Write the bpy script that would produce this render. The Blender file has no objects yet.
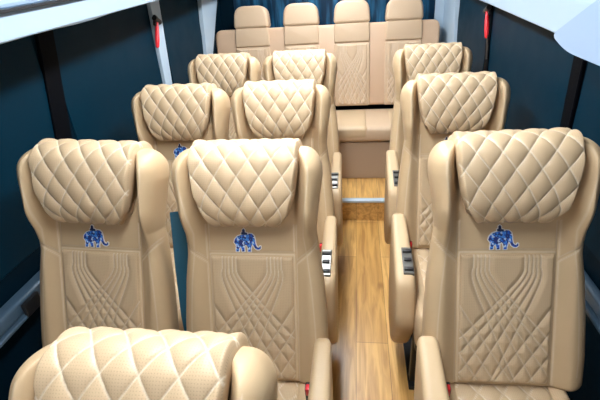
import bpy, bmesh, math, random
import numpy as np
from mathutils import Vector, Matrix
random.seed(4)
C = bpy.context.scene.collection
# ------------------------------------------------------------------ helpers
def link(o, parent=None):
    C.objects.link(o)
    if parent is not None: o.parent = parent
    return o
def obj(name, me, mat=None, parent=None, smooth=True):
    if isinstance(me, bmesh.types.BMesh):
        b = me; me = bpy.data.meshes.new(name); b.normal_update(); b.to_mesh(me); b.free()
    if mat is not None and not me.materials: me.materials.append(mat)
    if smooth:
        for p in me.polygons: p.use_smooth = True
    if smooth and len(me.polygons) < 4000:
        b = bmesh.new(); b.from_mesh(me)
        for e in b.edges:
            if len(e.link_faces) == 2 and e.calc_face_angle(0) > math.radians(38): e.smooth = False
        b.to_mesh(me); b.free()
    return link(bpy.data.objects.new(name, me), parent)
def tag(o, label=None, cat=None, group=None, kind=None):
    for k, v in (('label', label), ('category', cat), ('group', group), ('kind', kind)):
        if v: o[k] = v
    return o
def struct(o): o['kind'] = 'structure'; return o
def empty(name, loc):
    o = bpy.data.objects.new(name, None); o.location = loc; o.empty_display_size = .1
    return link(o)
def copy_tree(o, parent=None):
    c = o.copy(); C.objects.link(c); c.parent = parent
    for ch in [k for k in list(C.objects) if k.parent is o]: copy_tree(ch, c)
    return c
def box(x0, x1, y0, y1, z0, z1, bev=0.0, seg=3, bm=None):
    b = bmesh.new()
    r = bmesh.ops.create_cube(b, size=1)
    for v in b.verts:
        v.co = Vector(((x0+x1)/2+v.co.x*(x1-x0), (y0+y1)/2+v.co.y*(y1-y0), (z0+z1)/2+v.co.z*(z1-z0)))
    if bev: bmesh.ops.bevel(b, geom=b.edges[:], offset=bev, segments=seg, profile=.5, affect='EDGES')
    if bm is None: return b
    me = bpy.data.meshes.new('t'); b.to_mesh(me); b.free(); bm.from_mesh(me); bpy.data.meshes.remove(me)
    return bm
def prism_yz(prof, x0, x1, bev=0.0, seg=3, bm=None, shear=None):
    """profile of (y,z) points swept along x"""
    b = bmesh.new()
    A = [b.verts.new((x0, y, z)) for y, z in prof]; B = [b.verts.new((x1, y, z)) for y, z in prof]
    n = len(prof)
    b.faces.new(A); b.faces.new(B[::-1])
    for i in range(n): b.faces.new((A[i], B[i], B[(i+1) % n], A[(i+1) % n]))
    bmesh.ops.recalc_face_normals(b, faces=b.faces[:])
    if bev:
        es = [e for e in b.edges if abs(e.verts[0].co.x-e.verts[1].co.x) < 1e-6]
        bmesh.ops.bevel(b, geom=es, offset=bev, segments=seg, profile=.5, affect='EDGES')
    if bm is None: return b
    me = bpy.data.meshes.new('t'); b.to_mesh(me); b.free(); bm.from_mesh(me); bpy.data.meshes.remove(me)
    return bm
def rounded(pts, r, n=5):
    """round the corners of a closed 2-D polygon"""
    out = []; N = len(pts)
    for i in range(N):
        p = Vector(pts[i]); a = Vector(pts[i-1]); c = Vector(pts[(i+1) % N])
        ri = r[i] if isinstance(r, (list, tuple)) else r
        da = (a-p); dc = (c-p); ri = min(ri, da.length*.48, dc.length*.48)
        s = p+da.normalized()*ri; e = p+dc.normalized()*ri
        for k in range(n+1):
            t = k/n; out.append(tuple((1-t)**2*s+2*t*(1-t)*p+t*t*e))
    return out
def grid_mesh(name, P, closed_v=False, stitch=None, cap=None, uv=None):
    """P: (rows, cols, 3) array"""
    R, K, _ = P.shape
    me = bpy.data.meshes.new(name)
    faces = []
    kk = K if closed_v else K-1
    for i in range(R-1):
        for j in range(kk):
            a = i*K+j; b = i*K+(j+1) % K
            faces.append((a, b, b+K, a+K))
    if cap:
        faces.append(tuple(range(K))[::-1]); faces.append(tuple((R-1)*K+j for j in range(K)))
    me.from_pydata([tuple(v) for v in P.reshape(-1, 3)], [], faces)
    if stitch is not None:
        at = me.attributes.new('stitch', 'FLOAT', 'POINT')
        at.data.foreach_set('value', stitch.reshape(-1).astype(np.float32))
    if uv is not None:
        at = me.attributes.new('cloth', 'FLOAT_VECTOR', 'POINT')
        u = np.zeros((R*K, 3), np.float32); u[:, :2] = uv.reshape(-1, 2)
        at.data.foreach_set('vector', u.reshape(-1))
    me.update()
    bm = bmesh.new(); bm.from_mesh(me); bmesh.ops.recalc_face_normals(bm, faces=bm.faces[:]); bm.to_mesh(me); bm.free()
    return me
def tube(pts, r, n=8, bm=None):
    bm = bm or bmesh.new(); rings = []
    pts = [Vector(p) for p in pts]
    for i, p in enumerate(pts):
        t = (pts[min(i+1, len(pts)-1)]-pts[max(i-1, 0)]).normalized()
        u = t.cross(Vector((0.13, 1, .21))).normalized(); w = t.cross(u)
        rings.append([bm.verts.new(p+r*(math.cos(2*math.pi*k/n)*u+math.sin(2*math.pi*k/n)*w)) for k in range(n)])
    for a, b in zip(rings, rings[1:]):
        for k in range(n): bm.faces.new((a[k], a[(k+1) % n], b[(k+1) % n], b[k]))
    bm.faces.new(rings[0][::-1]); bm.faces.new(rings[-1])
    bmesh.ops.recalc_face_normals(bm, faces=bm.faces[:])
    return bm
def ribbon(pts, wdir, w, th, bm=None):
    """flat strap following pts"""
    bm = bm or bmesh.new(); rings = []
    pts = [Vector(p) for p in pts]; W = Vector(wdir).normalized()
    for i, p in enumerate(pts):
        t = (pts[min(i+1, len(pts)-1)]-pts[max(i-1, 0)]).normalized(); nn = t.cross(W).normalized()
        rings.append([bm.verts.new(p+W*a*w/2+nn*b*th/2) for a, b in ((-1, -1), (1, -1), (1, 1), (-1, 1))])
    for a, b in zip(rings, rings[1:]):
        for k in range(4): bm.faces.new((a[k], a[(k+1) % 4], b[(k+1) % 4], b[k]))
    bm.faces.new(rings[0][::-1]); bm.faces.new(rings[-1])
    bmesh.ops.recalc_face_normals(bm, faces=bm.faces[:])
    return bm
interp = np.interp
def smooth(x, a, b):
    t = np.clip((x-a)/(b-a), 0, 1); return t*t*(3-2*t)

# ------------------------------------------------------------------ materials
def nmat(name):
    m = bpy.data.materials.new(name); m.use_nodes = True
    n = m.node_tree.nodes; return m, n, m.node_tree.links, n['Principled BSDF']
def plain(name, col, rough=.5, metal=0, spec=.5, bump=0, bscale=200):
    m, n, l, p = nmat(name)
    p.inputs['Base Color'].default_value = (*col, 1); p.inputs['Roughness'].default_value = rough
    p.inputs['Metallic'].default_value = metal; p.inputs['Specular IOR Level'].default_value = spec
    t = n.new('ShaderNodeTexCoord'); s = n.new('ShaderNodeTexNoise'); s.inputs['Scale'].default_value = bscale
    l.new(t.outputs['Object'], s.inputs['Vector'])
    mr = n.new('ShaderNodeMapRange'); mr.inputs[3].default_value = rough*.85; mr.inputs[4].default_value = min(1, rough*1.15)
    l.new(s.outputs[0], mr.inputs[0]); l.new(mr.outputs[0], p.inputs['Roughness'])
    if bump:
        b = n.new('ShaderNodeBump'); b.inputs['Strength'].default_value = bump; b.inputs['Distance'].default_value = .001
        l.new(s.outputs[0], b.inputs['Height']); l.new(b.outputs[0], p.inputs['Normal'])
    return m
def leather(name, col, thread, perf=False, rough=.42):
    m, n, l, p = nmat(name)
    t = n.new('ShaderNodeTexCoord')
    big = n.new('ShaderNodeTexNoise'); big.inputs['Scale'].default_value = 6; big.inputs['Detail'].default_value = 3
    l.new(t.outputs['Object'], big.inputs['Vector'])
    mx = n.new('ShaderNodeMix'); mx.data_type = 'RGBA'
    mx.inputs['A'].default_value = (*[c*.93 for c in col], 1); mx.inputs['B'].default_value = (*[min(1, c*1.06) for c in col], 1)
    l.new(big.outputs[0], mx.inputs['Factor'])
    last = mx.outputs['Result']
    fine = n.new('ShaderNodeTexVoronoi'); fine.inputs['Scale'].default_value = 420
    l.new(t.outputs['Object'], fine.inputs['Vector'])
    bmp = n.new('ShaderNodeBump'); bmp.inputs['Strength'].default_value = .18; bmp.inputs['Distance'].default_value = .0008
    l.new(fine.outputs['Distance'], bmp.inputs['Height'])
    if perf:                                    # punched holes of the perforated leather
        a = n.new('ShaderNodeAttribute'); a.attribute_name = 'cloth'
        sc = n.new('ShaderNodeVectorMath'); sc.operation = 'SCALE'; sc.inputs['Scale'].default_value = 1/.0048
        l.new(a.outputs['Vector'], sc.inputs[0])
        fr = n.new('ShaderNodeVectorMath'); fr.operation = 'FRACTION'; l.new(sc.outputs[0], fr.inputs[0])
        sb = n.new('ShaderNodeVectorMath'); sb.operation = 'SUBTRACT'; sb.inputs[1].default_value = (.5, .5, 0); l.new(fr.outputs[0], sb.inputs[0])
        ln = n.new('ShaderNodeVectorMath'); ln.operation = 'LENGTH'; l.new(sb.outputs[0], ln.inputs[0])
        mr = n.new('ShaderNodeMapRange'); mr.inputs[1].default_value = .14; mr.inputs[2].default_value = .24
        mr.inputs[3].default_value = .28; mr.inputs[4].default_value = 0; l.new(ln.outputs['Value'], mr.inputs[0])
        m2 = n.new('ShaderNodeMix'); m2.data_type = 'RGBA'; m2.inputs['B'].default_value = (*[c*.35 for c in col], 1)
        l.new(mr.outputs[0], m2.inputs['Factor']); l.new(last, m2.inputs['A']); last = m2.outputs['Result']
    a = n.new('ShaderNodeAttribute'); a.attribute_name = 'stitch'
    m3 = n.new('ShaderNodeMix'); m3.data_type = 'RGBA'; m3.inputs['B'].default_value = (*thread, 1)
    l.new(a.outputs['Fac'], m3.inputs['Factor']); l.new(last, m3.inputs['A'])
    l.new(m3.outputs['Result'], p.inputs['Base Color'])
    l.new(bmp.outputs[0], p.inputs['Normal'])
    p.inputs['Roughness'].default_value = rough; p.inputs['Specular IOR Level'].default_value = .4
    return m
BEIGE = (.565, .40, .235)
M_leather = leather('tan_leather', BEIGE, (.86, .78, .62))
M_perf = leather('tan_perforated_leather', (.59, .425, .262), (.9, .84, .7), perf=True)
M_bench = leather('bench_leather', (.60, .43, .285), (.88, .80, .68))
M_benchstrip = leather('bench_rose_leather', (.62, .42, .28), (.88, .80, .68))
M_black = plain('black_plastic', (.012, .012, .014), .4)
M_blackmetal = plain('black_metal', (.02, .02, .022), .45, .6)
M_chrome = plain('chrome', (.20, .195, .18), .35, 1.0)
M_red = plain('red_plastic', (.75, .02, .03), .35)
M_navy = plain('navy_webbing', (.012, .10, .17), .6, bump=.6, bscale=500)
M_wall = plain('dark_navy_vinyl', (.0006, .009, .018), .55, 0, .06, bump=.25, bscale=60)
M_pane = plain('navy_window_film', (.0004, .017, .033), .5, 0, .07, bump=.1, bscale=9)
M_rear = plain('rear_blue_glass', (.001, .03, .075), .3, 0, .25)
def _painted_reflections():  # reflections in the rear glass, painted as lighter vertical streaks in its colour
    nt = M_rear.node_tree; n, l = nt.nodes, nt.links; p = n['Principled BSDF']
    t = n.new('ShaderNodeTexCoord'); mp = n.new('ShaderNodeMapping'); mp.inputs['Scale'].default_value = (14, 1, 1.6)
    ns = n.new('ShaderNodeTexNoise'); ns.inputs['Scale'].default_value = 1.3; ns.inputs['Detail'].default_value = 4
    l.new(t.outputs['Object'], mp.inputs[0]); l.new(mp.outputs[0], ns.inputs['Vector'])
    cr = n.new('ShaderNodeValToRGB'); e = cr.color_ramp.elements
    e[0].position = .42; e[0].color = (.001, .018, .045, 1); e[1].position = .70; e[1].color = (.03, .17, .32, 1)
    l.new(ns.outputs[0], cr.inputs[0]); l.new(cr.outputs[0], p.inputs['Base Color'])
_painted_reflections()
M_pillarb = plain('black_pillar_trim', (.001, .0015, .003), .6, 0, .05)
M_pale = plain('pale_grey_pillar_trim', (.40, .50, .60), .45)
M_rack = plain('white_rack_plastic', (.37, .48, .60), .35, bump=.2, bscale=12)
M_alu = plain('brushed_metal', (.55, .66, .76), .35, .2)
M_steel = plain('steel_blue_trim', (.055, .10, .15), .4, .1)
M_ceil = plain('ceiling_liner', (.6, .64, .68), .8)

def wood(name):
    m, n, l, p = nmat(name)
    t = n.new('ShaderNodeTexCoord'); mp = n.new('ShaderNodeMapping'); mp.inputs['Rotation'].default_value = (0, 0, math.pi/2)
    l.new(t.outputs['Object'], mp.inputs['Vector'])
    br = n.new('ShaderNodeTexBrick'); br.inputs['Scale'].default_value = 1; br.offset = .37
    br.inputs['Brick Width'].default_value = 1.1; br.inputs['Row Height'].default_value = .15
    br.inputs['Mortar Size'].default_value = .0012; br.inputs['Mortar Smooth'].default_value = .1
    br.inputs['Color1'].default_value = (.57, .315, .092, 1); br.inputs['Color2'].default_value = (.72, .43, .145, 1); br.inputs['Mortar'].default_value = (.26, .13, .045, 1)
    l.new(mp.outputs[0], br.inputs['Vector'])
    m2 = n.new('ShaderNodeMapping'); m2.inputs['Scale'].default_value = (9, .8, 9); l.new(t.outputs['Object'], m2.inputs['Vector'])
    ns = n.new('ShaderNodeTexNoise'); ns.inputs['Scale'].default_value = 4; ns.inputs['Detail'].default_value = 8; ns.inputs['Distortion'].default_value = .8
    l.new(m2.outputs[0], ns.inputs['Vector'])
    cr = n.new('ShaderNodeValToRGB'); cr.color_ramp.elements[0].position = .32; cr.color_ramp.elements[0].color = (.55, .42, .3, 1)
    cr.color_ramp.elements[1].position = .62; cr.color_ramp.elements[1].color = (1.08, 1.05, 1, 1); l.new(ns.outputs[0], cr.inputs[0])
    kn = n.new('ShaderNodeTexVoronoi'); kn.inputs['Scale'].default_value = 5.5; m3 = n.new('ShaderNodeMapping'); m3.inputs['Scale'].default_value = (1, .55, 1)
    l.new(t.outputs['Object'], m3.inputs['Vector']); l.new(m3.outputs[0], kn.inputs['Vector'])
    kr = n.new('ShaderNodeValToRGB'); kr.color_ramp.elements[0].position = .03; kr.color_ramp.elements[0].color = (.3, .2, .13, 1)
    kr.color_ramp.elements[1].position = .13; kr.color_ramp.elements[1].color = (1, 1, 1, 1); l.new(kn.outputs['Distance'], kr.inputs[0])
    a = n.new('ShaderNodeMix'); a.data_type = 'RGBA'; a.blend_type = 'MULTIPLY'; a.inputs['Factor'].default_value = .75
    l.new(br.outputs['Color'], a.inputs['A']); l.new(cr.outputs[0], a.inputs['B'])
    b = n.new('ShaderNodeMix'); b.data_type = 'RGBA'; b.blend_type = 'MULTIPLY'; b.inputs['Factor'].default_value = .6
    l.new(a.outputs['Result'], b.inputs['A']); l.new(kr.outputs[0], b.inputs['B'])
    l.new(b.outputs['Result'], p.inputs['Base Color']); p.inputs['Roughness'].default_value = .32
    return m
M_wood = wood('oak_floor')
def mosaic():
    m, n, l, p = nmat('blue_embroidery')
    t = n.new('ShaderNodeTexCoord'); v = n.new('ShaderNodeTexVoronoi'); v.inputs['Scale'].default_value = 190
    l.new(t.outputs['Object'], v.inputs['Vector'])
    cr = n.new('ShaderNodeValToRGB'); cr.color_ramp.interpolation = 'CONSTANT'
    els = cr.color_ramp.elements; els[0].color = (.01, .03, .22, 1); els[1].position = .35; els[1].color = (.02, .13, .65, 1)
    e = els.new(.62); e.color = (.06, .3, .85, 1); e = els.new(.86); e.color = (.55, .72, .95, 1)
    sx = n.new('ShaderNodeSeparateColor'); l.new(v.outputs['Color'], sx.inputs[0]); l.new(sx.outputs[0], cr.inputs[0])
    l.new(cr.outputs[0], p.inputs['Base Color']); p.inputs['Roughness'].default_value = .5
    return m
M_mosaic = mosaic()
M_whitethread = plain('white_thread', (.82, .80, .78), .6)
M_darkthread = plain('navy_thread', (.01, .02, .10), .6)

# ------------------------------------------------------------------ the reclining seat
# back coordinates: x across, h up along the back, d forward of the back's face
B0 = np.array([0, -.280, .482]); UP = np.array([0, .235, .67]); UP = UP/np.linalg.norm(UP); FW = np.array([0, -UP[2], UP[1]])
def back_pt(x, h, d):
    x, h, d = np.broadcast_arrays(x, h, d)
    P = B0+h[..., None]*UP+d[..., None]*FW
    P[..., 0] = x
    return P
BL = .720
def back_w(h): return interp(h, [0, .02, .10, .20, .32, .39, .475, .555, .635, .72], [.213, .221, .223, .219, .210, .201, .191, .200, .212, .210])
def bolster(h): return .026+.062*smooth(h, .395, .545)
def back_depth(x, h, w):
    ax = np.abs(x)
    b = bolster(h)*smooth(ax, .128, .178)
    s = ax/w; e = np.clip((s-.80)/.20, 0, 1)
    drop = (.045+.02*smooth(h, .4, .55))*(1-np.sqrt(np.clip(1-e**2, 0, 1)))
    return b-drop
def seg_dist(x, h, a, b):
    ax, ay = a; bx, by = b; dx, dy = bx-ax, by-ay; t = np.clip(((x-ax)*dx+(h-ay)*dy)/(dx*dx+dy*dy), 0, 1)
    return np.hypot(x-ax-t*dx, h-ay-t*dy)
def make_back_mesh():
    hs = np.concatenate([np.array([0, .004, .010, .018]), np.linspace(.026, .655, 150), .655+(BL-.655)*np.sin(np.linspace(.06, 1, 16)*math.pi/2)])
    sf = np.sin(np.linspace(-1, 1, 151)*math.pi/2)*.35+np.linspace(-1, 1, 151)*.65
    rows = []; st = []
    for h in hs:
        w = float(back_w(h)); T = .105
        k = 1.0; kw = 0
        if h > .655: k = math.sqrt(max(0, 1-((h-.655)/(BL-.655))**2))*.97+.03; kw = .05*(1-k)
        if h < .018: k = .75+.25*math.sqrt(max(0, 1-((.018-h)/.018)**2))
        w2 = w-kw
        x = sf*w2; d = back_depth(x/w2*w, h, w)
        dist = np.full_like(x, 9.)
        ax = np.abs(x)
        dist = np.minimum(dist, np.abs(ax-.131)+ (0 if h < .495 else 9))
        dist = np.minimum(dist, seg_dist(ax, h, (.131, .38), (.202, .45)))
        dist = np.minimum(dist, seg_dist(x, h, (-.131, .409), (.131, .409)))
        d2 = np.abs(ax-(w-.032))
        d2 = np.where((h > .05) & (h < .67), d2, 9)
        g = np.exp(-(dist/.0032)**2); d = d-.0035*g
        s_ = np.maximum(.32*np.exp(-((dist-.004)/.0018)**2), .26*np.exp(-(d2/.0018)**2))
        # rear side
        nb = 30; th = np.linspace(0, math.pi, nb+2)[1:-1]
        ex = np.cos(th); ey = np.sin(th)
        xb = w2*np.sign(ex)*np.abs(ex)**.45; db = d[-1]-(d[-1]+T)*np.abs(ey)**.45
        X = np.concatenate([x, xb]); Dd = np.concatenate([d, db])
        mid = (bolster(h)-T)/2
        Dd = mid+(Dd-mid)*k
        rows.append(back_pt(X, np.full_like(X, h), Dd)); st.append(np.concatenate([s_, np.zeros(nb)]))
    return grid_mesh('backrest', np.array(rows), closed_v=True, stitch=np.array(st), cap=True)
def quilt_lines(x, h, H, W):
    """distance to the curving stitch lines of the centre panel; h from 0 (bottom) to H"""
    best = np.full(x.shape, 9.)
    u = np.clip(.90*H-h, 0, 9)*(.40/H); sc = W/.125
    du = 1e-4
    def X(j, u): return sc*(-.047+.88*(np.sqrt(u*u+.03**2)-.03)-j*(.0105+.115*u))
    for j in range(0, 9):
        for sgn in (-1, 1):
            if j < 5: xi = X(j, u); sl = (X(j, u+du)-xi)/du
            else:
                uj = .115+.075*(j-5); xi = -W+.62*sc*(u-uj)*(.125/W)**0; sl = .62*sc
            dd = np.abs(x*sgn-xi)/np.sqrt(1+sl*sl)
            if j > 4: dd = np.where(u > uj, dd, 9)
            best = np.minimum(best, dd)
    return best
def panel_mesh(name, W, H, to3d, nx=90, nh=130, puff=.0075, lift=.003):
    xs = np.linspace(-W, W, nx); hh = np.linspace(0, H, nh)
    x, h = np.meshgrid(xs, hh)
    dist = quilt_lines(x, h, H, W)
    edge = np.minimum(np.minimum(W-np.abs(x), h), H-h)
    d = lift+puff*(np.clip(dist, 0, .013)/.013)**.5
    d = d*np.sqrt(np.clip(edge/.008, 0, 1))-.003*(edge < .0005)
    st = .40*np.exp(-(dist/.0013)**2)*(edge > .002)
    P = to3d(x, h, d)
    return grid_mesh(name, P, stitch=st, uv=np.stack([x, h], -1))
def make_pillow_mesh():
    # section loop in (h,d): front bottom -> bulge -> over the top -> behind
    key = np.array([(0.507, 0.012), (0.502, 0.036), (0.517, 0.058), (0.553, 0.076), (0.605, 0.084), (0.655, 0.085), (0.694, 0.078), (0.722, 0.056), (0.735, 0.016), (0.733, -0.03), (0.713, -0.082), (0.665, -0.104), (0.62, -0.106), (0.62, -0.092), (0.66, -0.05), (0.66, 0.01), (0.605, 0.02), (0.525, 0.006)])
    n = len(key)
    # Catmull-Rom resample (closed)
    def cr(t):
        i = int(t) % n; f = t-int(t); p0, p1, p2, p3 = key[i-1], key[i], key[(i+1) % n], key[(i+2) % n]
        return .5*((2*p1)+(-p0+p2)*f+(2*p0-5*p1+4*p2-p3)*f*f+(-p0+3*p1-3*p2+p3)*f**3)
    dense = np.array([cr(t) for t in np.linspace(0, n, 1200, endpoint=False)])
    L = np.concatenate([[0], np.cumsum(np.hypot(*np.diff(dense, axis=0).T))])
    nfront = 12  # last outer key
    lf = L[int(1200*nfront/n)]
    NV = 190
    v = np.concatenate([np.linspace(0, lf, NV), np.linspace(lf, L[-1], 22)[1:-1]])
    sec = np.stack([interp(v, L, dense[:, 0]), interp(v, L, dense[:, 1])], -1)
    tan = np.gradient(sec, axis=0); tan /= np.linalg.norm(tan, axis=1)[:, None]
    nor = np.stack([-tan[:, 1], tan[:, 0]], -1)
    core = np.array([.62, .0])
    if ((sec-core)*nor).sum() < 0: nor = -nor
    ss = np.linspace(-1, 1, 190); rows = []; sts = []; uvs = []
    ss = np.sign(ss)*(np.abs(ss)**.92)
    hw = interp(sec[:, 0], [.50, .515, .54, .595, .665, .735], [.094, .108, .126, .142, .152, .154])
    hw = np.where(v > lf, interp(sec[:, 0], [.465, .665], [.10, .148]), hw)
    skel = np.stack([np.clip(sec[:, 0], .55, .67), np.full(len(v), .02)-.04*smooth(v, lf*.55, lf*.8)], -1)
    for s in ss:
        e = max(0, (abs(s)-.93)/.07); k = .62+.38*math.sqrt(max(0, 1-e*e))
        x = s*hw
        xq = s*.150
        a = xq/.062+v/.090+.15; b = xq/.062-v/.090+.25
        da = np.abs(a-np.round(a)); db = np.abs(b-np.round(b))
        q = (np.sin(np.pi*da)*np.sin(np.pi*db))
        ln = 1/math.hypot(1/.062, 1/.090)
        dist = np.minimum(da, db)*ln
        front = (v <= lf)*smooth(v, .0, .01)
        ed = max(0, min(1, (1-abs(s))/.05))
        puff = front*ed*(.0095*np.clip(q, 0, 1)**.33)-.002
        base = skel+(sec-skel)*k
        p2 = base+nor*puff[:, None]
        rows.append(back_pt(np.full(len(v), 0.)+x, p2[:, 0], p2[:, 1]))
        sts.append(front*.62*np.exp(-(dist/.0013)**2)*(1 if abs(s) < .985 else 0))
        uvs.append(np.stack([np.full(len(v), xq), v], -1))
    return grid_mesh('head_pillow', np.array(rows), closed_v=True, stitch=np.array(sts), cap=True, uv=np.array(uvs))
def rounded_slab(name, W, y0, y1, z0, z1, r=.04, quilt=None, nx=100, ny=100, crown=.012):
    """cushion: y0 is the front edge; profile wraps from the bottom front over the front and the top to the rear"""
    prof = rounded([(y1, z0), (y1, z1), (y0, z1), (y0+.01, z0)], [.01, .012, r*1.5, .015], 8)
    prof = [Vector(p) for p in prof]
    prof.append(prof[0]); L = [0]
    for a, b in zip(prof, prof[1:]): L.append(L[-1]+(b-a).length)
    v = np.linspace(0, L[-1], 2*ny, endpoint=False)
    yy = interp(v, L, [p.x for p in prof]); zz = interp(v, L, [p.y for p in prof])
    cy, cz = (y0+y1)/2, (z0+z1)/2
    ss = np.linspace(-1, 1, nx); rows = []; st = []; uv = []
    for s in ss:
        ax = abs(s)*W; e = max(0, (ax-(W-.035))/.035); k = math.sqrt(max(0, 1-e*e))
        inset = .03*(1-k)
        y = yy+np.clip(cy-yy, -inset, inset); z = zz+np.clip(cz-zz, -inset, inset)
        top = smooth(z, z1-.03, z1-.005)
        bol = .018*smooth(np.array([ax]), .12, .17)[0]*top
        z = z+bol+crown*top*math.cos(s*math.pi/2)*0
        dist = np.full_like(y, 9.)
        if quilt:
            x = s*W; a = x/.07+y/.1; b = x/.07-y/.1
            da = np.abs(a-np.round(a)); db = np.abs(b-np.round(b)); m = (ax < .128)*top
            z = z+m*(.009*(np.sin(np.pi*da)*np.sin(np.pi*db))**.4)
            dist = np.where(m > .5, np.minimum(da, db)*.057, 9)
            z = z-.004*math.exp(-((ax-.13)/.004)**2)*top
        rows.append(np.stack([np.full_like(y, s*W), y, z], -1)); st.append(.5*np.exp(-(dist/.0014)**2)); uv.append(np.stack([np.full_like(y, s*W), v], -1))
    return grid_mesh(name, np.array(rows), closed_v=True, stitch=np.array(st), cap=True, uv=np.array(uv))
def poly_on_back(name, polys, d, th, mat, parent, cx, ch, sc):
    bm = bmesh.new()
    for poly in polys:
        f = [bm.verts.new(tuple(back_pt(np.array(cx+x*sc), np.array(ch+y*sc), np.array(d+th)))) for x, y in poly]
        g = [bm.verts.new(tuple(back_pt(np.array(cx+x*sc), np.array(ch+y*sc), np.array(d-.002)))) for x, y in poly]
        bm.faces.new(f); N = len(f)
        for i in range(N): bm.faces.new((f[i], g[i], g[(i+1) % N], f[(i+1) % N]))
    bmesh.ops.triangulate(bm, faces=[f for f in bm.faces if len(f.verts) > 4])
    bmesh.ops.recalc_face_normals(bm, faces=bm.faces[:])
    return obj(name, bm, mat, parent, smooth=False)
# walking elephant, trunk to the right, rider's seat on its back (unit: 1 = whole length)
ELE = [(-.50, .02), (-.47, .14), (-.38, .25), (-.24, .31), (-.10, .33), (.03, .33), (.10, .37), (.20, .36), (.28, .28), (.31, .15), (.32, .02), (.35, -.10), (.41, -.17), (.47, -.17), (.50, -.11), (.53, -.12),
       (.53, -.20), (.47, -.25), (.38, -.25), (.30, -.19), (.25, -.09), (.20, -.03), (.17, -.12), (.14, -.24), (.14, -.33), (.03, -.34), (.04, -.25), (.01, -.12), (-.04, -.07), (-.10, -.10),
       (-.11, -.22), (-.10, -.33), (-.20, -.34), (-.21, -.24), (-.25, -.14), (-.31, -.20), (-.33, -.33), (-.43, -.34), (-.43, -.22), (-.41, -.12), (-.45, -.04)]
RID = [(-.20, .33), (-.22, .41), (-.17, .43), (-.17, .52), (-.12, .57), (-.07, .52), (-.06, .42), (.02, .40), (.03, .33)]
def grow(poly, k):
    out = []; N = len(poly)
    area = sum(poly[i][0]*poly[(i+1) % N][1]-poly[(i+1) % N][0]*poly[i][1] for i in range(N)); sg = 1 if area > 0 else -1
    for i in range(N):
        a = Vector(poly[i-1]); b = Vector(poly[i]); c = Vector(poly[(i+1) % N])
        n1 = Vector(((b-a).y, -(b-a).x)).normalized(); n2 = Vector(((c-b).y, -(c-b).x)).normalized()
        nn = (n1+n2); nn = nn.normalized() if nn.length > 1e-4 else n1
        out.append(tuple(b+nn*k*sg))
    return out
ME = {}
ME['back'] = make_back_mesh(); ME['back'].materials.append(M_leather)
ME['panel'] = panel_mesh('quilted_panel', .125, .389, lambda x, h, d: back_pt(x, h+.012, d)); ME['panel'].materials.append(M_perf)
ME['pillow'] = make_pillow_mesh(); ME['pillow'].materials.append(M_perf)
ME['cushion'] = rounded_slab('seat_cushion', .182, -.74, -.235, .335, .472, quilt=True); ME['cushion'].materials.append(M_perf)

def make_armrest(side, root, X0=.218, X1=.272):
    """side -1: aisle on the seat's left, +1: on its right"""
    prof = rounded([(-.235, .652), (-.40, .618), (-.62, .57), (-.69, .40), (-.55, .17), (-.31, .16), (-.235, .36)], [.04, .05, .045, .06, .08, .05, .06], 6)
    b = bmesh.new(); cols = 12
    x0, x1 = X0, X1
    rings = []
    cy, cz = -.40, .46
    for i in range(cols+1):
        f = i/cols; x = x0+(x1-x0)*f
        e = abs(2*f-1); ins = .016*(1-math.sqrt(max(0, 1-max(0, (e-.3)/.7)**2)))
        ring = []
        for y, z in prof:
            dv = Vector((cy-y, cz-z)); q = Vector((y, z))+dv.normalized()*ins
            # the pad widens a little towards the front
            xx = x+(f-.5)*.018*max(0, min(1, (-.2-y)/.3))
            ring.append(b.verts.new((side*xx, q.x, q.y)))
        rings.append(ring)
    for r0, r1 in zip(rings, rings[1:]):
        for k in range(len(r0)): b.faces.new((r0[k], r0[(k+1) % len(r0)], r1[(k+1) % len(r0)], r1[k]))
    b.faces.new(rings[0]); b.faces.new(rings[-1][::-1])
    bmesh.ops.recalc_face_normals(b, faces=b.faces[:])
    arm = obj('armrest', b, M_leather, root)
    # chrome recline control let into the top of the pad
    cxx = side*((X0+X1)/2-(.014 if side < 0 else .006))
    def top(y): return .618+(y+.40)*.218
    bb = bmesh.new()
    y0, y1 = -.585, -.455
    prism_yz(rounded([(y0, top(y0)-.05), (y0, top(y0)+.006), (y1, top(y1)+.006), (y1, top(y1)-.05)], .006, 3), cxx-.020, cxx+.020, .003, 2, bm=bb)
    ch = obj('control_panel', bb, M_chrome, arm, smooth=False); ch['label'] = 'chrome recline control'
    for j, yy in enumerate((-.565, -.520, -.478)):
        w = .017 if j != 1 else .014
        lb = box(cxx-w, cxx+w, yy-.008, yy+.008, top(yy)+.002, top(yy)+.012, .003, 2)
        lv = obj('control_lever', lb, M_black, arm); lv['label'] = 'black lever'
    return arm
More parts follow.
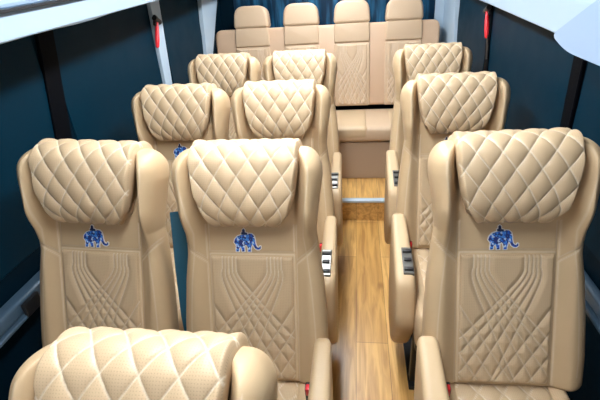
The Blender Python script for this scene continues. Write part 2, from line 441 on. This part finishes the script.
def make_seat(side):
    """side: where the aisle is; 0 = no armrest"""
    root = empty('reclining_seat', (0, 0, 0))
    bk = obj('backrest', ME['back'], None, root)
    obj('quilted_panel', ME['panel'], None, bk, False).data.polygons.foreach_set('use_smooth', [True]*len(ME['panel'].polygons))
    p = obj('head_pillow', ME['pillow'], None, root)
    cu = obj('seat_cushion', ME['cushion'], None, root)
    em = poly_on_back('elephant_emblem', [grow(ELE, .035), grow(RID, .03)], .0006, .0012, M_whitethread, bk, -.012, .440, .077)
    em['label'] = 'embroidered walking elephant emblem with white outline'
    # emblem colours: one mesh, three threads
    me = em.data; me.materials.append(M_mosaic); me.materials.append(M_darkthread)
    bm = bmesh.new(); bm.from_mesh(me)
    for poly, mi, lift in ((ELE, 1, .0022), (RID, 2, .0026)):
        vs = [bm.verts.new(tuple(back_pt(np.array(-.012+x*.077), np.array(.440+y*.077), np.array(lift)))) for x, y in poly]
        f = bm.faces.new(vs); f.material_index = mi
        if f.normal.dot(Vector(FW)) < 0: pass
        bmesh.ops.triangulate(bm, faces=[f])
    bm.normal_update()
    bm.to_mesh(me); bm.free()
    # base: frame and pedestal
    bm = bmesh.new(); box(-.175, .175, -.69, -.22, .29, .345, .01, 2, bm)
    for x in (-.17, .13): box(x, x+.04, -.60, -.56, 0.0, .30, .006, 2, bm); box(x, x+.04, -.27, -.23, 0.0, .30, .006, 2, bm); box(x-.005, x+.045, -.63, -.2, 0.0, .02, .004, 2, bm)
    obj('seat_frame', bm, M_blackmetal, root, False)
    # hinge between cushion and back
    bm = tube([(-.20, -.22, .42), (.20, -.22, .42)], .022, 12)
    obj('recline_hinge', bm, M_blackmetal, root)
    if side:
        make_armrest(side, root, *((.188, .242) if side < 0 else (.186, .232)))
    sb = side if side else 1
    bm = box(-.010, .010, -.013, .013, 0, .085, .004, 2)
    bu = obj('belt_buckle', bm, M_black, root); bu.location = (sb*.172, -.335, .475); bu.rotation_euler = (.15, 0, 0)
    bm = box(-.008, .008, -.0145, 0.004, .055, .088, .003, 2)
    rb = obj('release_button', bm, M_red, bu); rb['label'] = 'red release button'
    return root

H_CAM = 1.60
ROW = lambda r, off=0: 1.139+.722*(r-1)+off
XL, XM, XR = -.766, -.318, .408
protoR = make_seat(-1); protoM = make_seat(1); protoL = make_seat(0)
G = 'tan quilted reclining seats'
seats = [
 (protoR, XR, ROW(1, .045), 'large tan seat with elephant right of the aisle, nearest on that side'),
 (protoR, XR-.013, ROW(2, .023), 'tan reclining seat right of the aisle, second back, directly behind the nearest right-hand seat'),
 (protoR, XR+.006, ROW(3, .023), 'tan reclining seat right of the aisle, third back, just in front of the rear bench'),
 (protoM, XM-.024, ROW(0, -.085), 'closest tan seat at bottom left, only its quilted pillow and wing in view'),
 (protoM, XM+.012, ROW(1, .02), 'tan seat with elephant left of the aisle, red belt buckle at its side'),
 (protoM, XM, ROW(2), 'tan aisle seat left of the aisle, directly behind the one with the red buckle'),
 (protoM, XM, ROW(3), 'tan aisle seat left of the aisle, right in front of the rear bench'),
 (protoL, XL, ROW(1, .02), 'tan window seat along the left wall with elephant and full pillow, nearest fully seen'),
 (protoL, XL+.002, ROW(2), 'tan window seat along the left wall in front of the pale pillar with the hammer'),
 (protoL, XL, ROW(3), 'tan window seat along the left wall, farthest back, before the rear bench'),
]
used = set(); ROOTS = {}
for pr, x, y, lab in seats:
    if pr not in used: r = pr; used.add(pr)
    else: r = copy_tree(pr)
    r.location = (x, y, 0); r.rotation_euler = (0, 0, 0)
    if pr is protoL and abs(y-ROW(1, .02)) < .01: r.location = (x-.056, y, .008); r.rotation_euler = (0, .045, 0)
    if pr is protoR and abs(y-ROW(1, .045)) < .01: r.location = (x+.024, y, .004); r.rotation_euler = (0, -.02, 0)
    tag(r, lab, 'seat', G); ROOTS[lab[:30]] = r
# the nearest seat is let back further than the others
th = math.radians(18); hp = Vector((0, -.28, .475)); rm = Matrix.Rotation(-th, 4, 'X')
for ch in [k for k in C.objects if k.parent is protoM and k.name.split('.')[0] in ('backrest', 'head_pillow')]:
    ch.rotation_euler = (-th, 0, 0); ch.location = hp-(rm @ hp)
mid1 = [r for r in ROOTS.values() if abs(r.location.x-XM) < .03 and abs(r.location.y-ROW(1)) < .03][0]
bm = ribbon([(-.236, -.165, .50), (-.238, -.15, .62), (-.240, -.11, .78), (-.240, -.06, .96)], (1, .25, 0), .050, .003)
o = obj('seat_belt', bm, M_navy, mid1, False); o['label'] = 'blue seat belt webbing'
bm = box(-.232, -.208, -.20, -.17, .56, .62, .005, 2)
obj('belt_clip', bm, M_black, mid1)

# ------------------------------------------------------------------ rear bench
UPZ = .16                                     # raised floor height
BX = -.255
bench = empty('rear_bench', (BX, 3.42, UPZ))
tag(bench, 'wide beige four-place rear bench with four headrests across the back of the cabin', 'bench')
bB = np.array([0, -.02, .605-UPZ]); bU = np.array([0, .085, .62]); bU = bU/np.linalg.norm(bU); bF = np.array([0, -bU[2], bU[1]])
def bpt(x, h, d):
    x, h, d = np.broadcast_arrays(x, h, d)
    P = bB+h[..., None]*bU+d[..., None]*bF; P[..., 0] = x
    return P
cent = [(-.797+i*.382)-BX for i in range(4)]
def solid_from_outline(name, outl, d0, d1, r, mat, parent, seg=4):
    """outline in (x,h) given depth with a rounded front edge"""
    bm = bmesh.new(); N = len(outl)
    rings = []
    layers = [(d0, 0.0)]
    for k in range(seg+1):
        a = k/seg*math.pi/2; layers.append((d1-r+r*math.sin(a), r*(1-math.cos(a))))
    for d, ins in layers:
        pts = grow(outl, -ins) if ins > 1e-6 else outl
        rings.append([bm.verts.new(tuple(bpt(np.array(x), np.array(h), np.array(d)))) for x, h in pts])
    for a, b in zip(rings, rings[1:]):
        for k in range(N): bm.faces.new((a[k], a[(k+1) % N], b[(k+1) % N], b[k]))
    bm.faces.new(rings[-1]); bm.faces.new(rings[0][::-1])
    bmesh.ops.recalc_face_normals(bm, faces=bm.faces[:])
    return obj(name, bm, mat, parent)
HS = .61                                     # shoulder height along the back
solid_from_outline('backrest', rounded([(-.84, 0), (.865, 0), (.865, HS-.005), (-.84, HS-.005)], [.03, .03, .06, .06], 8), -.12, .010, .02, M_benchstrip, bench)
for c in cent:
    w = .135
    o = solid_from_outline('back_section', rounded([(c-w, .0), (c+w, .0), (c+w, HS-.14), (c-w, HS-.14)], .014, 3), -.02, .022, .010, M_bench, bench)
    me = panel_mesh('quilted_panel', .115, HS-.16, lambda x, h, d, c=c: bpt(x+c, h+.01, d+.021), 80, 120, .0075, .001)
    obj('quilted_panel', me, M_bench, o)
    solid_from_outline('back_section', rounded([(c-w, HS-.137), (c+w, HS-.137), (c+w-.004, HS), (c-w+.004, HS)], .016, 4), -.02, .026, .012, M_bench, bench)
    hr = rounded([(c-w-.002, HS-.004), (c+w+.002, HS-.004), (c+w-.010, HS+.155), (c-w+.010, HS+.155)], [.03, .03,   .08, .08], 8)
    solid_from_outline('headrest', hr, -.075, .034, .022, M_bench, bench, 6)
# outer seams
bm = box(-.84, .865, -.46, .01, .295, .41, .035, 5); 
obj('seat_cushion', bm, M_bench, bench)
for c in cent:
    bm = box(c-.12, c+.12, -.463, -.03, .32, .414, .03, 4)
    o = obj('seat_insert', bm, M_perf, bench)
bm = box(-.83, .855, -.435, .05, 0, .287, .004, 1); o = obj('bench_base', bm, plain('beige_base_panel', (.40, .28, .19), .5), bench, False); o['label'] = 'plain brown beige boxed base'
bm = box(-.83, .84, -.40, .0, .28, .30); obj('shadow_gap', bm, M_black, bench, False)

# ------------------------------------------------------------------ setting
WL, WR = -1.10, .70; YB = 3.72; YF = -.35; ZC = 1.98
def sbox(name, mat, *a, bev=0.0, parent=None):
    o = obj(name, box(*a, bev, 2) if bev else box(*a), mat, parent, False)
    if parent is None: struct(o)
    return o
STEP = 2.635
sbox('floor', M_wood, WL-.05, WR+.05, YF, YB+.05, -.05, 0)
sbox('trim_1', M_wood, WL, WR, STEP, YB, 0.0005, UPZ-.003)
o = sbox('trim_2', M_alu, WL, WR, STEP-.012, STEP+.030, UPZ-.014, UPZ+.004, bev=.003)
sbox('wall_left', M_wall, WL-.05, WL, YF, YB, 0, ZC)
sbox('wall_right', M_wall, WR, WR+.05, YF, YB, 0, ZC)
sbox('wall_back', M_wall, WL-.05, WR+.05, YB, YB+.05, 0, ZC)
sbox('ceiling', M_ceil, WL-.05, WR+.05, YF, YB+.05, ZC, ZC+.04)
# window panes (dark film) let on to the walls
def window(n, x, y0, y1, z0, z1, side):
    xa, xb = (x, x+side*.006)
    o = obj('window_%d' % n, box(min(xa, xb), max(xa, xb), y0, y1, z0, z1, .002, 1), M_pane, None, False); struct(o)
window(1, WL, -.2, 1.43, .80, 1.75, 1)
window(2, WL, 1.50, 2.37, .80, 1.75, 1)
window(3, WL, 2.52, 3.16, .80, 1.75, 1)
window(4, WR, -.2, 1.43, .80, 1.75, -1)
window(5, WR, 1.50, 2.47, .80, 1.75, -1)
window(6, WR, 2.54, 3.30, .80, 1.75, -1)
o = obj('window_7', box(-.98, .60, YB-.008, YB, .85, 1.75, .003, 1), M_rear, None, False); struct(o)
n = 3
def slant(x0, x1, za, a, zb, b, m):
    """upright strip on a wall, y range a at height za and b at height zb"""
    global n
    o = obj('trim_%d' % n, prism_yz([(a[0], za), (a[1], za), (b[1], zb), (b[0], zb)], x0, x1, .002, 1), m, None, False); struct(o); n += 1
slant(WL, WL+.014, .80, (1.31, 1.40), 1.55, (1.48, 1.57), M_pillarb)
slant(WL, WL+.022, .80, (2.36, 2.44), 1.55, (2.39, 2.51), M_pale)
slant(WR-.014, WR, .80, (1.42, 1.48), 1.55, (1.46, 1.53), M_pillarb)
slant(WR-.012, WR, .80, (2.36, 2.43), 1.55, (2.57, 2.64), M_pillarb)
slant(WL, WL+.03, .90, (3.10, 3.14), 1.55, (3.22, 3.70), M_pale)
slant(WR-.03, WR, .90, (3.22, 3.715), 1.55, (3.38, 3.715), M_pale)
o = obj('trim_%d' % n, box(.60, .669, YB-.02, YB, .8, 1.8, .003, 1), M_pale, None, False); struct(o); n += 1
# window-sill rails
for x0, x1 in ((WL, WL+.05), (WR-.03, WR)):
    o = obj('trim_%d' % n, box(x0, x1, YF, 2.3, .68, .73, .012, 3), M_steel, None, False); struct(o); n += 1
    o = obj('trim_%d' % n, box(x0 if x0 < 0 else x0-.01, x1+.01 if x0 < 0 else x1, YF, 2.3, .665, .68, .003, 1), M_steel, None, False); struct(o); n += 1
# luggage racks
def rack(name, side, xi, zb, zt, lab):
    root = empty(name, (xi, 1.6, zb))
    tag(root, lab, 'luggage rack', 'overhead luggage racks')
    xw = (WL if side < 0 else WR)-xi
    s = side
    prof = [(0, 0), (0, zt-zb), (.03*s, zt-zb+.012), (xw-.0*s, zt-zb+.012), (xw, 0.02)]
    b = bmesh.new(); ys = np.linspace(-1.9, 2.05, 40)
    P = []
    for y in ys:
        P.append([(px, y, pz+(.003*math.sin(y*5)+.002*math.sin(y*13+1) if k == 0 else 0)) for k, (px, pz) in enumerate(rounded(prof, [.008, .012, .008, .001, .001], 3))])
    me = grid_mesh('rack_shelf', np.array(P), closed_v=True, cap=True)
    obj('rack_shelf', me, M_rack, root, False); root.rotation_euler = (.03, 0, 0)
    return root
rl = rack('luggage_rack', -1, -.84, 1.500, 1.567, 'pale blue-white luggage rack running along the left wall')
rr = rack('luggage_rack', 1, .60, 1.376, 1.485, 'pale blue-white luggage rack running along the right wall')
# dark groove and upper rail above the fascia on the left
obj('rail_strip', box(-.002, .016, -1.9, 2.0, .064, .072, .002, 1), M_black, rl, False)
obj('upper_rail', box(-.05, -.002, -1.9, 2.0, .072, .20, .01, 2), M_rack, rl, False)
# console module on the right, near
prof = rounded([(.45, 1.366), (1.23, 1.366), (1.335, 1.392), (1.12, 1.50), (.45, 1.50)], [.02, .09, .035, .03, .02], 8)
b = prism_yz(prof, .535, .594)
o = obj('air_vent_console', b, plain('pale_blue_console', (.27, .37, .52), .35), None); tag(o, 'rounded pale blue console hanging at the top right picture edge', 'console')

# emergency hammers
def hammer(loc, rot, lab, strap):
    root = empty('emergency_hammer', loc); tag(root, lab, 'hammer', 'red emergency hammers'); root.rotation_euler = rot
    bm = bmesh.new()
    # handle: tapered capsule
    rings = []
    for z, rx in ((-.135, .004), (-.128, .010), (-.09, .0125), (-.05, .011), (-.01, .008), (.0, .008)):
        rings.append([bm.verts.new((rx*math.cos(a), rx*math.sin(a), z)) for a in [k*math.pi/5 for k in range(10)]])
    for a, b_ in zip(rings, rings[1:]):
        for k in range(10): bm.faces.new((a[k], a[(k+1) % 10], b_[(k+1) % 10], b_[k]))
    bm.faces.new(rings[0][::-1]); bm.faces.new(rings[-1])
    bmesh.ops.recalc_face_normals(bm, faces=bm.faces[:])
    obj('handle', bm, M_red, root)
    obj('hammer_head', tube([(0, -.032, .012), (0, -.018, .012), (0, .018, .012), (0, .032, .012)], .014, 10), M_black, root)
    obj('bracket', box(-.015 if loc[0] < 0 else .0, .0 if loc[0] < 0 else .013, -.018, .018, -.02, .035, .002, 1), M_black, root)
    if strap: obj('strap', ribbon([(.004, 0, -.12), (.006, 0, -.18), (.004, 0, -.24)], (0, 1, 0), .02, .004), M_black, root, False)
hammer((WL+.036, 2.39, 1.385), (-.45, 0, 0), 'red handled emergency hammer with black head on the pale left pillar', False)
hammer((WR-.024, 2.535, 1.335), (-.4, 0, 0), 'red handled emergency hammer with black strap on the dark right wall', True)
# belt anchor on left wall
b = bmesh.new(); box(WL+.0505, WL+.066, .92, .99, .67, .72, .004, 2, b)
o = obj('belt_anchor', b, M_black, None, False); tag(o, 'black belt anchor on the steel blue rail beside the left window seat', 'belt anchor')

# ------------------------------------------------------------------ lamps
def lamp(x, w, y0, y1, strength, lab):
    m = bpy.data.materials.new('led_strip'); m.use_nodes = True; nt = m.node_tree
    p = nt.nodes['Principled BSDF']; p.inputs['Emission Color'].default_value = (.90, .96, 1, 1); p.inputs['Emission Strength'].default_value = strength
    o = obj('ceiling_light', box(x-w/2, x+w/2, y0, y1, ZC-.02, ZC-.001, .004, 1), m, None, False)
    tag(o, lab, 'ceiling light')
lamp(-.19, .12, .30, 3.45, 52, 'long white strip light along the middle of the ceiling')
def area(loc, rot, sx, sy, power, col):
    l = bpy.data.lights.new('daylight', 'AREA'); l.shape = 'RECTANGLE'; l.size = sx; l.size_y = sy; l.energy = power; l.color = col
    o = bpy.data.objects.new('daylight', l); o.location = loc; o.rotation_euler = rot; C.objects.link(o); return o
area((-.18, -.34, 1.45), (math.radians(78), 0, 0), 1.5, .8, 4.5, (1, .97, .93))
w = bpy.data.worlds.new('World'); bpy.context.scene.world = w; w.use_nodes = True
w.node_tree.nodes['Background'].inputs[0].default_value = (.75, .87, 1, 1); w.node_tree.nodes['Background'].inputs[1].default_value = .28

# ------------------------------------------------------------------ camera
f_px, pitch, yaw, roll = 430.97, .4949, .1476, -.0702
fwd = Vector((-math.sin(yaw)*math.cos(pitch), math.cos(yaw)*math.cos(pitch), -math.sin(pitch)))
r0 = Vector((math.cos(yaw), math.sin(yaw), 0)); u0 = r0.cross(fwd)
r2 = math.cos(roll)*r0+math.sin(roll)*u0; u2 = r2.cross(fwd)
cam = bpy.data.cameras.new('camera'); co = bpy.data.objects.new('camera', cam); C.objects.link(co)
cam.sensor_width = 36; cam.lens = 36*f_px/600; cam.clip_start = .01
M = Matrix((r2, u2, -fwd)).transposed().to_4x4(); M.translation = Vector((0, 0, H_CAM)); co.matrix_world = M
sc = bpy.context.scene; sc.camera = co
sc.view_settings.view_transform = 'Standard'; sc.view_settings.look = 'None'; sc.view_settings.gamma = 1
sc.view_settings.use_curve_mapping = False
sc.view_settings.exposure = 0.0
